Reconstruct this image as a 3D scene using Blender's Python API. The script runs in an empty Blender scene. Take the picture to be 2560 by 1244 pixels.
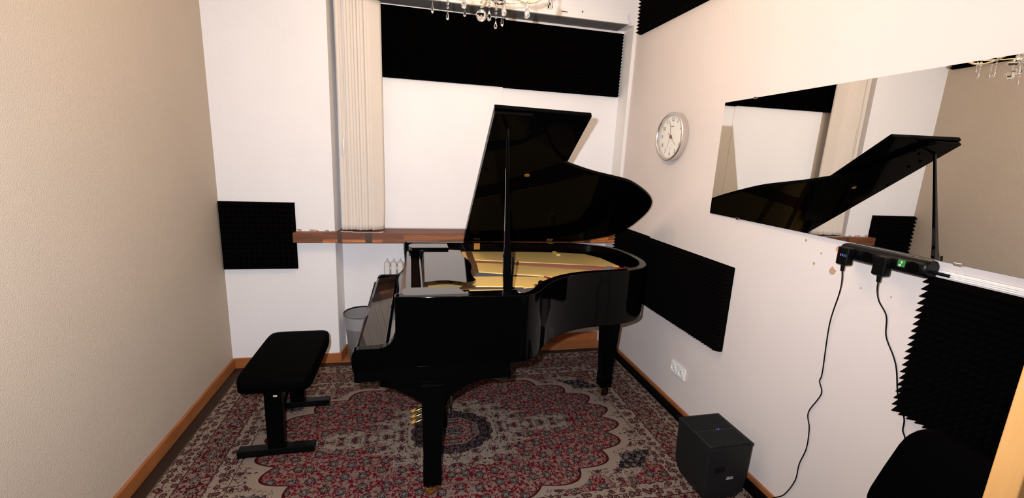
import bpy, bmesh, math, random
from mathutils import Vector, Matrix
random.seed(7)
S = bpy.context.scene
COL = S.collection
PI = math.pi

# ---------------------------------------------------------------- camera
F_PX, YAW, PITCH, ROLL = 1084.056, 0.233833, -0.208506, 0.046243
CAM = Vector((1.31335, -3.41084, 1.65827))
cy, sy, cp, sp_, cr, sr = math.cos(YAW), math.sin(YAW), math.cos(PITCH), math.sin(PITCH), math.cos(ROLL), math.sin(ROLL)
fw = Vector((sy*cp, cy*cp, sp_)); rt = Vector((cy, -sy, 0)); up = rt.cross(fw)
rt2 = cr*rt + sr*up; up2 = -sr*rt + cr*up
cd = bpy.data.cameras.new('camera'); cam = bpy.data.objects.new('camera', cd); COL.objects.link(cam)
cam.matrix_world = Matrix(((rt2.x, up2.x, -fw.x, CAM.x), (rt2.y, up2.y, -fw.y, CAM.y), (rt2.z, up2.z, -fw.z, CAM.z), (0, 0, 0, 1)))
cd.sensor_fit = 'HORIZONTAL'; cd.sensor_width = 36.0; cd.lens = 36.0*F_PX/2560
cd.clip_start = 0.05
S.camera = cam

# ---------------------------------------------------------------- world, light, exposure
S.view_settings.view_transform = 'Standard'; S.view_settings.look = 'None'
S.view_settings.gamma = 1.0; S.view_settings.exposure = 0.0
w = bpy.data.worlds.new('world'); S.world = w; w.use_nodes = True
w.node_tree.nodes['Background'].inputs[0].default_value = (0.02, 0.018, 0.016, 1)
w.node_tree.nodes['Background'].inputs[1].default_value = 0.2
S.cycles.max_bounces = 8; S.cycles.caustics_reflective = False; S.cycles.caustics_refractive = False
# the camera's own flash, just above and left of the lens, aimed at the window niche
fl = bpy.data.lights.new('camera_flash', 'SPOT'); fo = bpy.data.objects.new('camera_flash', fl); COL.objects.link(fo)
fl.energy = 315; fl.color = (0.90, 0.92, 1.0); fl.spot_size = math.radians(170); fl.spot_blend = 0.85; fl.shadow_soft_size = 0.012
fo.location = CAM + Vector((-0.065, 0.03, 0.055))
fo.rotation_euler = (Vector((1.45, 0.1, 1.75)) - fo.location).to_track_quat('-Z', 'Y').to_euler()
LAMP_W, LAMP_C = 8.6, (1.0, 0.68, 0.37)          # each chandelier bulb (placed in the chandelier's builder)

# ---------------------------------------------------------------- node helpers
def new_mat(name):
    m = bpy.data.materials.new(name); m.use_nodes = True
    return m, m.node_tree, m.node_tree.nodes['Principled BSDF']
def mat(name, col, rough=0.5, metal=0.0, spec=0.5, **kw):
    m, t, b = new_mat(name)
    b.inputs['Base Color'].default_value = (*col, 1); b.inputs['Roughness'].default_value = rough
    b.inputs['Metallic'].default_value = metal; b.inputs['Specular IOR Level'].default_value = spec
    for k, v in kw.items(): b.inputs[k.replace('_', ' ')].default_value = v
    return m
class E:                                            # tiny expression builder over Math nodes
    t = None
    def __init__(s, sock): s.s = sock
    @staticmethod
    def op(o, *a):
        n = E.t.nodes.new('ShaderNodeMath'); n.operation = o
        for i, x in enumerate(a):
            if isinstance(x, E): E.t.links.new(x.s, n.inputs[i])
            else: n.inputs[i].default_value = x
        return E(n.outputs[0])
    def __add__(a, b): return E.op('ADD', a, b)
    def __radd__(a, b): return E.op('ADD', b, a)
    def __sub__(a, b): return E.op('SUBTRACT', a, b)
    def __rsub__(a, b): return E.op('SUBTRACT', b, a)
    def __mul__(a, b): return E.op('MULTIPLY', a, b)
    def __rmul__(a, b): return E.op('MULTIPLY', b, a)
    def __truediv__(a, b): return E.op('DIVIDE', a, b)
    def __lt__(a, b): return E.op('LESS_THAN', a, b)
    def __gt__(a, b): return E.op('GREATER_THAN', a, b)
    def __pow__(a, b): return E.op('POWER', a, b)
    def abs(a): return E.op('ABSOLUTE', a)
def mx(a, b): return E.op('MAXIMUM', a, b)
def mn(a, b): return E.op('MINIMUM', a, b)
def mixc(fac, a, b):
    n = E.t.nodes.new('ShaderNodeMix'); n.data_type = 'RGBA'
    if isinstance(fac, E): E.t.links.new(fac.s, n.inputs[0])
    else: n.inputs[0].default_value = fac
    for i, x in ((6, a), (7, b)):
        if isinstance(x, tuple): n.inputs[i].default_value = (*x, 1)
        else: E.t.links.new(x, n.inputs[i])
    return n.outputs[2]
def coords(t, scale=(1, 1, 1), kind='Object'):
    c = t.nodes.new('ShaderNodeTexCoord'); m = t.nodes.new('ShaderNodeMapping'); m.inputs['Scale'].default_value = scale
    t.links.new(c.outputs[kind], m.inputs[0]); return m.outputs[0]
def noise(t, vec, scale, detail=2, rough=0.5):
    n = t.nodes.new('ShaderNodeTexNoise'); n.inputs['Scale'].default_value = scale; n.inputs['Detail'].default_value = detail
    n.inputs['Roughness'].default_value = rough; t.links.new(vec, n.inputs['Vector']); return n.outputs[0]
def voro(t, vec, scale, rand=1.0, feature='F1'):
    n = t.nodes.new('ShaderNodeTexVoronoi'); n.voronoi_dimensions = '2D'; n.feature = feature
    n.inputs['Scale'].default_value = scale; n.inputs['Randomness'].default_value = rand
    t.links.new(vec, n.inputs['Vector']); return n
def ramp(t, fac, stops):
    n = t.nodes.new('ShaderNodeValToRGB'); r = n.color_ramp
    while len(r.elements) < len(stops): r.elements.new(0.5)
    for e, (p, c) in zip(r.elements, stops): e.position = p; e.color = (*c, 1)
    t.links.new(fac, n.inputs[0]); return n.outputs[0]
def bump(t, b, h, dist, strength=1.0):
    n = t.nodes.new('ShaderNodeBump'); n.inputs['Distance'].default_value = dist; n.inputs['Strength'].default_value = strength
    t.links.new(h, n.inputs['Height']); t.links.new(n.outputs[0], b.inputs['Normal'])
def wall_mat(name, col, size, dist):
    m, t, b = new_mat(name); v = coords(t)
    n1 = noise(t, v, size, 3); n2 = noise(t, v, 3.0, 2)
    c = ramp(t, n2, [(0.3, tuple(x*0.97 for x in col)), (0.7, col)])
    t.links.new(c, b.inputs['Base Color']); b.inputs['Roughness'].default_value = 0.75; b.inputs['Specular IOR Level'].default_value = 0.2
    bump(t, b, n1, dist); return m
def wood_mat(name, stops, stretch, scale, rough=0.4, block=None):
    m, t, b = new_mat(name); v = coords(t, stretch); n = noise(t, v, scale, 5, 0.6)
    c = ramp(t, n, stops)
    if block:                                        # glued-up blocks of different tone
        br = t.nodes.new('ShaderNodeTexBrick'); br.offset = 0.37; br.offset_frequency = 2
        br.inputs['Scale'].default_value = 1.0; br.inputs['Mortar Size'].default_value = 0.0
        br.inputs['Brick Width'].default_value = block[0]; br.inputs['Row Height'].default_value = block[1]
        br.inputs['Color1'].default_value = (0.35, 0.30, 0.28, 1); br.inputs['Color2'].default_value = (1.5, 1.45, 1.3, 1)
        br.inputs['Bias'].default_value = -0.25
        cc = t.nodes.new('ShaderNodeTexCoord'); mp = t.nodes.new('ShaderNodeMapping'); mp.inputs['Rotation'].default_value = block[2]
        t.links.new(cc.outputs['Object'], mp.inputs[0]); t.links.new(mp.outputs[0], br.inputs['Vector'])
        mm = t.nodes.new('ShaderNodeMix'); mm.data_type = 'RGBA'; mm.blend_type = 'MULTIPLY'; mm.inputs[0].default_value = 1
        t.links.new(c, mm.inputs[6]); t.links.new(br.outputs[0], mm.inputs[7]); c = mm.outputs[2]
        vv = voro(t, coords(t, block[3]), 1.0)
        E.t = t
        c = mixc(E(vv.outputs[0]) < 0.11, c, (0.05, 0.018, 0.008))
    t.links.new(c, b.inputs['Base Color']); b.inputs['Roughness'].default_value = rough
    return m

def rug_mat():
    m, t, b = new_mat('persian_rug'); E.t = t
    tc = t.nodes.new('ShaderNodeTexCoord'); sx = t.nodes.new('ShaderNodeSeparateXYZ'); t.links.new(tc.outputs['Object'], sx.inputs[0])
    u, v = E(sx.outputs[0]), E(sx.outputs[1]); au, av = u.abs(), v.abs()
    cb = t.nodes.new('ShaderNodeCombineXYZ'); t.links.new(au.s, cb.inputs[0]); t.links.new(av.s, cb.inputs[1]); sym = cb.outputs[0]
    BE, GR, RED, DK, BLK = (0.46, 0.35, 0.27), (0.20, 0.165, 0.15), (0.200, 0.008, 0.020), (0.035, 0.012, 0.012), (0.012, 0.012, 0.016)
    d = mn(1.470 - au, 0.955 - av)
    nz = E(noise(t, sym, 38, 3)); nz2 = E(noise(t, sym, 14, 2))
    vB = E(voro(t, sym, 11, 0.45).outputs[0]); vM = E(voro(t, sym, 24, 0.8).outputs[0]); vS = E(voro(t, sym, 46, 0.9).outputs[0])
    speck = E(voro(t, sym, 95, 0.9).outputs[0])
    vine = ((nz2 - 0.5).abs() < 0.017)
    leaf = ((nz - 0.5).abs() < 0.020)
    # red ground with flowers
    def ground(base, line, fl1, fl2, ol):
        c = mixc(leaf * (vM > 0.30), base, line)
        c = mixc(vine, c, line)
        c = mixc((vS < 0.20), c, fl2)
        c = mixc((vM < 0.25), c, line); c = mixc((vM < 0.09), c, fl2)
        c = mixc((vB < 0.27), c, ol); c = mixc((vB < 0.235) * (speck > 0.33), c, fl1); c = mixc((vB < 0.08), c, line)
        return c
    redg = ground(RED, (0.33, 0.235, 0.18), GR, (0.34, 0.25, 0.20), DK)
    # cream ground with thin dark drawing
    def cream(base):
        c = mixc((vine * (nz > 0.42)), base, (0.16, 0.10, 0.08))
        c = mixc((vS < 0.13), c, (0.16, 0.05, 0.05))
        c = mixc((vM < 0.19) * (speck < 0.5), c, (0.06, 0.03, 0.03))
        c = mixc((vB < 0.27) * (speck < 0.46), c, (0.07, 0.05, 0.05)); c = mixc((vB < 0.13), c, (0.15, 0.02, 0.03))
        return c
    crg = cream(BE)
    # big scalloped oval
    th = E.op('ARCTAN2', v / 0.62, u / 1.06)
    q = ((au / 1.06) ** 2.15 + (av / 0.62) ** 2.15) ** 0.465
    edge = E.op('SINE', th * 11.0).abs() * 0.085 + 0.925
    qe = q / edge
    col = crg
    # red half medallions along the inside of the border
    wav = E.op('SINE', (au + av) * 9.0).abs() * 0.10 + 0.352
    col = mixc((d < wav) * (E.op('SINE', (au - av) * 4.2 + 0.4) > 0.1), col, redg)
    # dark cartouches in the corners
    ca, sa = math.cos(0.45), math.sin(0.45)
    cu = (au - 0.99) * ca - (av - 0.42) * sa; cv = (au - 0.99) * sa + (av - 0.42) * ca
    qc = ((cu / 0.13) ** 2.0) ** 0.5 + ((cv / 0.065) ** 2.0) ** 0.5
    col = mixc((qc + nz * 0.5) < 1.35, col, mixc((vM < 0.3) + (leaf * 1.0), BLK, (0.20, 0.15, 0.13)))
    col = mixc(qe < 1.05, col, BE); col = mixc(qe < 1.0, col, (0.09, 0.008, 0.012)); col = mixc(qe < 0.985, col, redg)
    # side lozenges
    ql = (((au - 0.60) / 0.175) ** 2.0 + (v / 0.085) ** 2.0) ** 0.5
    col = mixc((ql + E.op('SINE', u * 60.0) * 0.08 + nz * 0.3) < 1.1, col, crg)
    # cream zigzag star and inner dark rosette
    th2 = E.op('ARCTAN2', v / 0.34, u / 0.45)
    q3 = ((u / 0.47) ** 2.0 + (v / 0.345) ** 2.0) ** 0.5
    tri = E.op('PINGPONG', th2 * 5.1 + 40.0, 1.0)
    col = mixc((q3 + tri * 0.22 + nz * 0.12) < 1.12, col, crg)
    q4 = ((u / 0.245) ** 2.0 + (v / 0.205) ** 2.0) ** 0.5
    e4 = E.op('SINE', th2 * 8.0).abs() * 0.07 + 0.95
    blk = mixc((vM < 0.32), mixc(leaf * 1.0, BLK, (0.20, 0.15, 0.13)), mixc(speck < 0.42, (0.22, 0.10, 0.10), DK))
    col = mixc((q4 / e4) < 1.0, col, blk)
    e5 = E.op('SINE', th2 * 4.0).abs() * 0.06 + 0.58
    col = mixc(q4 < (e5 + 0.035), col, (0.30, 0.22, 0.18)); col = mixc(q4 < e5, col, redg); col = mixc(q4 < 0.15, col, mixc(speck < 0.4, (0.26, 0.2, 0.18), DK))
    # borders
    gd = mixc((vM < 0.36), BE, DK); gd = mixc((vM < 0.27), gd, mixc(speck < 0.4, (0.30, 0.20, 0.16), (0.12, 0.02, 0.03)))
    gd = mixc((vS < 0.16), gd, (0.10, 0.03, 0.03))
    ma = ground((0.12, 0.008, 0.014), (0.36, 0.26, 0.20), (0.30, 0.23, 0.19), (0.34, 0.25, 0.20), DK)
    def band(c, lim, inner): return mixc(d < lim, c, inner)
    ln = (0.10, 0.03, 0.025)
    col = band(col, 0.350, ln); col = band(col, 0.346, gd); col = band(col, 0.302, ln); col = band(col, 0.298, gd)
    col = band(col, 0.252, ln); col = band(col, 0.246, ma); col = band(col, 0.112, ln); col = band(col, 0.106, gd)
    col = band(col, 0.044, ln); col = band(col, 0.040, gd); col = band(col, 0.010, (0.20, 0.13, 0.09))
    # weave
    wv = E(noise(t, tc.outputs['Object'], 420, 2))
    mm = t.nodes.new('ShaderNodeMix'); mm.data_type = 'RGBA'; mm.blend_type = 'MULTIPLY'; mm.inputs[0].default_value = 1
    g = (wv * 0.36 + 0.27); gc = t.nodes.new('ShaderNodeCombineColor')
    for i in range(3): t.links.new(g.s, gc.inputs[i])
    t.links.new(col, mm.inputs[6]); t.links.new(gc.outputs[0], mm.inputs[7])
    t.links.new(mm.outputs[2], b.inputs['Base Color']); b.inputs['Roughness'].default_value = 0.95; b.inputs['Specular IOR Level'].default_value = 0.05
    bump(t, b, wv.s, 0.002); return m

M = {}
M['wall'] = wall_mat('white_wall_paint', (0.80, 0.77, 0.755), 120, 0.002)
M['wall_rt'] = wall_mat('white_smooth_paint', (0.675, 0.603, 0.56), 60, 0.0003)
M['wall_beige'] = wall_mat('beige_wall_paint', (0.485, 0.405, 0.32), 170, 0.0024)
M['board'] = wall_mat('white_board', (0.84, 0.82, 0.81), 30, 0.0001)
M['chip'] = mat('bare_plaster', (0.42, 0.27, 0.17), 0.9)
M['floor'] = wood_mat('dark_floor_wood', [(0.3, (0.009, 0.0035, 0.0018)), (0.7, (0.020, 0.008, 0.004))], (2, 14, 1), 2.5, 0.45)
M['niche_floor'] = wood_mat('orange_floor_wood', [(0.3, (0.30, 0.10, 0.035)), (0.7, (0.42, 0.16, 0.06))], (2, 14, 1), 2.5, 0.45)
M['skirt'] = wood_mat('orange_brown_skirting', [(0.3, (0.24, 0.075, 0.020)), (0.7, (0.36, 0.125, 0.036))], (2, 2, 9), 3, 0.4)
M['sill'] = wood_mat('acacia_sill', [(0.25, (0.20, 0.058, 0.012)), (0.5, (0.36, 0.115, 0.022)), (0.75, (0.55, 0.21, 0.05))], (1.6, 22, 22), 3, 0.55,
                     block=(0.42, 0.036, (PI/2, 0, 0), (4.3, 26, 1)))
M['door_wood'] = wood_mat('blond_door_edge', [(0.3, (0.60, 0.30, 0.09)), (0.7, (0.70, 0.38, 0.13))], (9, 9, 1), 3, 0.5)
M['white'] = mat('white_plastic', (0.80, 0.78, 0.75), 0.35)
M['white_gloss'] = mat('white_lacquer', (0.82, 0.80, 0.78), 0.3)
M['lacquer'] = mat('black_piano_lacquer', (0.0012, 0.0012, 0.0013), 0.03, 0, 0.5)
M['lacquer_dim'] = mat('black_piano_lacquer_satin', (0.0008, 0.0008, 0.0008), 0.06, 0, 0.5, IOR=1.09)
M['lacquer_rim'] = mat('black_piano_lacquer_case', (0.0008, 0.0008, 0.0008), 0.05, 0, 0.5, IOR=1.19)
M['lacquer_desk'] = mat('black_piano_lacquer_top', (0.0012, 0.0012, 0.0013), 0.04, 0, 0.5, IOR=1.85)
M['leg_black'] = mat('black_satin', (0.0008, 0.0008, 0.0008), 0.3, 0, 0.5, IOR=1.15)
M['foam'] = mat('black_foam', (0.0028, 0.0024, 0.0022), 0.95, 0, 0.0)
M['leather'] = mat('black_leatherette', (0.0006, 0.0005, 0.0005), 0.7, 0, 0.02)
M['plastic'] = mat('black_plastic', (0.0015, 0.0015, 0.0015), 0.35, 0, 0.15)
M['humid'] = mat('anthracite_plastic', (0.009, 0.009, 0.0095), 0.5, 0, 0.2)
M['gold'] = mat('gold_painted_iron', (0.80, 0.53, 0.17), 0.5, 0.0, 0.3)
M['brass'] = mat('polished_brass', (0.80, 0.52, 0.18), 0.2, 1.0)
M['chrome'] = mat('chrome', (0.8, 0.8, 0.8), 0.12, 1.0)
M['steel'] = mat('steel_wire', (0.22, 0.20, 0.19), 0.35, 1.0)
M['copper'] = mat('copper_wound_wire', (0.34, 0.12, 0.06), 0.5, 0.6)
M['soundboard'] = wood_mat('spruce_soundboard', [(0.3, (0.10, 0.04, 0.015)), (0.7, (0.16, 0.07, 0.03))], (2, 20, 1), 3, 0.4)
M['darkwood'] = mat('dark_action_wood', (0.008, 0.005, 0.004), 0.9, 0, 0.0)
M['felt_red'] = mat('red_felt', (0.22, 0.008, 0.012), 0.9)
M['felt_grey'] = mat('grey_felt', (0.22, 0.19, 0.18), 0.9)
M['alu'] = mat('brushed_aluminium', (0.72, 0.68, 0.66), 0.28, 1.0)
M['dial'] = mat('clock_dial', (0.80, 0.77, 0.70), 0.6)
M['ink'] = mat('black_ink', (0.03, 0.025, 0.02), 0.6)
M['brown_ink'] = mat('red_brown_paint', (0.16, 0.04, 0.02), 0.5)
m_, t_, b_ = new_mat('cream_blind_fabric'); b_.inputs['Base Color'].default_value = (0.90, 0.83, 0.75, 1); b_.inputs['Roughness'].default_value = 0.9; b_.inputs['Specular IOR Level'].default_value = 0.05
tr_ = t_.nodes.new('ShaderNodeBsdfTranslucent'); tr_.inputs[0].default_value = (0.86, 0.76, 0.62, 1); mx_ = t_.nodes.new('ShaderNodeMixShader'); mx_.inputs[0].default_value = 0.35
t_.links.new(b_.outputs[0], mx_.inputs[1]); t_.links.new(tr_.outputs[0], mx_.inputs[2]); t_.links.new(mx_.outputs[0], t_.nodes['Material Output'].inputs[0]); M['blind'] = m_
M['rail_shade'] = mat('soffit_shade_grey', (0.16, 0.155, 0.15), 0.5, 0, 0.3)  # dark grey stands in for the shade under the lintel
M['rad'] = mat('radiator_enamel', (0.62, 0.60, 0.58), 0.35)
M['mirror'] = mat('silvered_glass', (0.80, 0.79, 0.765), 0.0, 1.0)
M['glass'] = mat('crystal', (1, 1, 1), 0.0, 0, 0.5, Transmission_Weight=1.0, IOR=1.52)
M['label'] = mat('paper_label', (0.5, 0.45, 0.38), 0.6)
M['rug'] = rug_mat()
def emis(name, col, s):
    m, t, b = new_mat(name); b.inputs['Emission Color'].default_value = (*col, 1); b.inputs['Emission Strength'].default_value = s
    b.inputs['Base Color'].default_value = (*col, 1); return m
M['bulb'] = emis('warm_bulb', (1.0, 0.75, 0.45), 14)
M['led_blue'] = emis('blue_light', (0.05, 0.14, 1.0), 1.2)
M['led_red'] = emis('red_light', (0.8, 0.06, 0.12), 0.18)
M['led_teal'] = emis('teal_light', (0.03, 0.20, 0.22), 0.2)
M['switch'] = emis('green_lit_switch', (0.01, 0.13, 0.03), 0.35)
M['switch_mark'] = emis('switch_marks', (0.55, 0.45, 0.12), 0.5)
def see_through(name, col, alpha, rough=0.4):
    m, t, b = new_mat(name); b.inputs['Base Color'].default_value = (*col, 1); b.inputs['Alpha'].default_value = alpha; b.inputs['Roughness'].default_value = rough
    return m
M['bin'] = see_through('grey_translucent_plastic', (0.24, 0.23, 0.235), 0.55)
M['liner'] = see_through('thin_bin_liner', (0.80, 0.78, 0.78), 0.12, 0.15)
M['clockglass'] = see_through('clock_glass', (1, 1, 1), 0.04, 0.0)

# ---------------------------------------------------------------- mesh helpers
ORG = {}
class MB:
    def __init__(s): s.b = bmesh.new()
    def box(s, x0, x1, y0, y1, z0, z1):
        v = [s.b.verts.new(p) for p in ((x0,y0,z0),(x1,y0,z0),(x1,y1,z0),(x0,y1,z0),(x0,y0,z1),(x1,y0,z1),(x1,y1,z1),(x0,y1,z1))]
        for f in ((3,2,1,0),(4,5,6,7),(0,1,5,4),(1,2,6,5),(2,3,7,6),(3,0,4,7)): s.b.faces.new([v[i] for i in f])
        return s
    def loft(s, A, B, cap=True):                     # two equal rings of 3-D points
        a = [s.b.verts.new(p) for p in A]; c = [s.b.verts.new(p) for p in B]; n = len(a)
        for i in range(n): s.b.faces.new((a[i], a[(i+1) % n], c[(i+1) % n], c[i]))
        if cap: s.b.faces.new(a[::-1]); s.b.faces.new(c)
        return s
    def prism(s, poly, ax, a, b):                    # poly in the two other axes, order xyz
        def P(p, h): q = list(p); q.insert(ax, h); return q
        return s.loft([P(p, a) for p in poly], [P(p, b) for p in poly])
    def rings(s, R, cap=(True, True), closed=True):
        V = [[s.b.verts.new(p) for p in r] for r in R]; n = len(V[0])
        for i in range(len(V)-1):
            for j in range(n if closed else n-1):
                s.b.faces.new((V[i][j], V[i][(j+1) % n], V[i+1][(j+1) % n], V[i+1][j]))
        if cap[0]: s.b.faces.new(V[0][::-1])
        if cap[1]: s.b.faces.new(V[-1])
        return s
    def lathe(s, prof, c=(0,0,0), n=24, ax=2, cap=(True, True)):
        R = []
        for r, h in prof:
            ring = []
            for k in range(n):
                a = 2*PI*k/n; x, y = max(r, 1e-5)*math.cos(a), max(r, 1e-5)*math.sin(a)
                p = (x, y, h) if ax == 2 else ((h, x, y) if ax == 0 else (y, h, x))
                ring.append((p[0]+c[0], p[1]+c[1], p[2]+c[2]))
            R.append(ring)
        return s.rings(R, cap)
    def tube(s, path, r, n=6):
        P = [Vector(p) for p in path]; R = []; u = None
        for i, p in enumerate(P):
            t = (P[min(i+1, len(P)-1)] - P[max(i-1, 0)]).normalized()
            if u is None: u = t.orthogonal().normalized()
            u = (u - t*u.dot(t)).normalized(); v = t.cross(u)
            rr = r[i] if isinstance(r, (list, tuple)) else r
            R.append([p + rr*(math.cos(2*PI*k/n)*u + math.sin(2*PI*k/n)*v) for k in range(n)])
        return s.rings(R)
    def ball(s, c, r, n=12, m=8):
        return s.lathe([(r*math.sin(PI*i/m), -r*math.cos(PI*i/m)) for i in range(m+1)], c, n)
    def xf(s, mtx): bmesh.ops.transform(s.b, matrix=mtx, verts=s.b.verts); return s
    def build(s, name, m, parent=None, bevel=0, smooth=False, seg=2):
        o = None; bm = s.b
        bmesh.ops.recalc_face_normals(bm, faces=bm.faces)
        org = ORG.get(parent.name, Vector()) if parent else Vector()
        if parent: bmesh.ops.translate(bm, vec=-org, verts=bm.verts)
        me = bpy.data.meshes.new(name); bm.to_mesh(me); bm.free()
        me.materials.append(M[m] if isinstance(m, str) else m)
        o = bpy.data.objects.new(name, me); COL.objects.link(o)
        if parent: o.parent = parent; ORG[o.name] = org
        if bevel:
            bv = o.modifiers.new('bevel', 'BEVEL'); bv.width = bevel; bv.segments = seg; bv.limit_method = 'ANGLE'; bv.angle_limit = math.radians(35)
            if not smooth: bv.harden_normals = False
        if smooth:
            me.shade_smooth(); 
            try: me.set_sharp_from_angle(angle=math.radians(40))
            except Exception: pass
        return o
def root(name, loc, label, cat, group=None):
    o = bpy.data.objects.new(name, None); COL.objects.link(o); o.location = loc; o.empty_display_size = 0.05
    ORG[o.name] = Vector(loc); tag(o, label, cat, group); return o
def tag(o, label, cat, group=None):
    o['label'] = label; o['category'] = cat
    if group: o['group'] = group
    return o
def struct(o, label=None):
    o['kind'] = 'structure'
    if label: o['label'] = label
    return o
def spline(P, k=6, closed=False):                   # Catmull-Rom through points
    P = [Vector(p) for p in P]; out = []; n = len(P)
    for i in range(n if closed else n-1):
        g = (lambda j: P[j % n]) if closed else (lambda j: P[max(0, min(n-1, j))])
        a, b, c, d = g(i-1), g(i), g(i+1), g(i+2)
        for q in range(k):
            t = q/k; out.append(0.5*((2*b) + (c-a)*t + (2*a-5*b+4*c-d)*t*t + (3*b-a-3*c+d)*t**3))
    if not closed: out.append(P[-1])
    return out
def text(name, body, size, mtx, m, parent, ext=0.0004):
    cu = bpy.data.curves.new(name, 'FONT'); cu.body = body; cu.size = size; cu.align_x = 'CENTER'; cu.align_y = 'CENTER'; cu.extrude = ext
    tmp = bpy.data.objects.new(name+'_tmp', cu); COL.objects.link(tmp)
    bpy.context.view_layer.update()
    me = bpy.data.meshes.new_from_object(tmp.evaluated_get(bpy.context.evaluated_depsgraph_get()))
    bpy.data.objects.remove(tmp); me.name = name; me.materials.clear(); me.materials.append(M[m])
    me.transform(Matrix.Translation(-ORG[parent.name]) @ mtx)
    o = bpy.data.objects.new(name, me); COL.objects.link(o); o.parent = parent; ORG[o.name] = ORG[parent.name]; return o

# ================================================================ the room
W, ND, CH, YF = 3.059, 0.163, 3.25, -4.2            # width, niche depth, ceiling, how far the room runs towards the camera
XJ0, XJ1, XR = 0.7585, 0.786, 3.03                  # niche jambs
LZ = 2.71                                           # underside of the lintel
struct(MB().box(-0.1, W+0.1, YF, 0.3, -0.1, 0.0).build('floor', 'floor'))
struct(MB().box(-0.1, W+0.1, YF, 0.3, CH, CH+0.1).build('ceiling', 'wall'))
struct(MB().box(-0.12, 0.0, YF, 0.3, 0, CH).build('wall_left', 'wall_beige'))
wr = struct(MB().box(W, W+0.12, YF, 0.3, 0, CH).build('wall_right', 'wall_rt'))
b = MB()
b.prism([(0, 0), (XJ0, 0), (XJ1, ND), (XJ1, 0.3), (0, 0.3)], 2, 0, CH)          # wall left of the niche
b.prism([(XJ1, ND), (XR, ND), (XR, 0.3), (XJ1, 0.3)], 2, 0, CH)                 # back of the niche
b.prism([(XR, 0), (W, 0), (W, 0.3), (XR, 0.3)], 2, 0, CH)                       # narrow pier
b.prism([(XJ0, 0), (XR, 0), (XR, ND), (XJ1, ND)], 2, LZ, CH)                    # lintel
wb = struct(b.build('wall_back', 'wall'))
struct(MB().box(XJ1, 2.026, ND-0.008, ND-0.0005, 1.062, 2.69).build('trim_1', 'board'))       # boarded-over window
struct(MB().box(2.027, XR-0.001, ND-0.006, ND-0.0005, 1.062, 2.69).build('trim_2', 'board'))
struct(MB().prism([(XJ0+0.006, -0.014), (XR, -0.014), (XR, ND-0.014), (XJ1+0.014, ND-0.014)], 2, 0.0, 0.004).build('trim_3', 'niche_floor'))
# skirting boards
struct(MB().box(0.0005, 0.016, YF, -0.001, 0.0005, 0.08).build('baseboard_left', 'skirt', bevel=0.003))
b = MB().prism([(0.016, -0.0155), (XJ0+0.014, -0.0155), (XJ1+0.015, ND-0.0158), (XJ1+0.0005, ND-0.0158), (XJ0+0.0005, -0.0005), (0.016, -0.0005)], 2, 0.0005, 0.08)
b.box(XJ1+0.0005, XR, ND-0.0155, ND-0.0005, 0.0045, 0.08)
struct(b.build('baseboard_back', 'skirt', bevel=0.002))
struct(MB().box(W-0.0155, W-0.0005, YF, -0.001, 0.0005, 0.082).build('baseboard_right', 'skirt', bevel=0.003))
struct(MB().box(W-0.030, W-0.016, YF, -0.001, 0.0005, 0.060).build('trim_4', 'plastic', bevel=0.003))       # dark low strip in front of the skirting
# chipped paint
for (py, pz, r) in ((-1.826, 1.350, 0.008), (-1.985, 1.347, 0.016), (-1.978, 1.245, 0.021), (-1.912, 1.308, 0.006), (-1.887, 1.257, 0.008), (-2.108, 1.211, 0.004), (-2.222, 1.212, 0.004)):
    n = 9; rr = [r*random.uniform(0.65, 1.1) for _ in range(n)]
    MB().prism([(py+rr[k]*0.8*math.cos(2*PI*k/n), pz+rr[k]*math.sin(2*PI*k/n)) for k in range(n)], 0, W-0.0012, W+0.002).build('paint_chip', 'chip', wr)
for (px, pz, sx_, sz_) in ((0.515, 1.064, 0.03, 0.010), (0.60, 1.062, 0.045, 0.009), (0.635, 1.060, 0.025, 0.006), (0.705, 1.060, 0.03, 0.008), (0.745, 1.059, 0.012, 0.005)):
    n = 10; rr = [random.uniform(0.55, 1.1) for _ in range(n)]
    MB().prism([(px+sx_*0.6*rr[k]*math.cos(2*PI*k/n), pz+sz_*rr[k]*math.sin(2*PI*k/n)) for k in range(n)], 1, -0.0012, 0.002).build('plaster_chip', 'chip', wb)
# white cable duct under the mirror, the open door at the right edge
b = MB()
for k in range(3): b.box(W-0.018, W-0.0005, YF, -2.33, 1.332+0.006*k, 1.3365+0.006*k)
b.box(W-0.012, W-0.0005, YF, -2.33, 1.330, 1.352)
struct(b.build('trim_5', 'white', bevel=0.001))
dr = struct(MB().box(2.457, 3.02, -2.945, -2.912, 0.004, 2.0).build('door_1', 'white_gloss', bevel=0.003))
MB().box(2.404, 2.4565, -2.952, -2.908, 0.004, 2.0).build('door_edge', 'door_wood', dr, bevel=0.003)

# wooden window sill
b = MB(); b.prism([(0.483, -0.075), (3.0, -0.075), (3.0, -0.003), (XR-0.004, -0.003), (XR-0.004, ND-0.010), (XJ1+0.004, ND-0.010), (XJ0+0.006, -0.003), (0.483, -0.003)], 2, 0.982, 1.056)
sill = b.build('window_sill', 'sill', bevel=0.004)
tag(sill, 'long brown wooden sill board across the window niche behind the piano', 'window sill')

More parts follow.
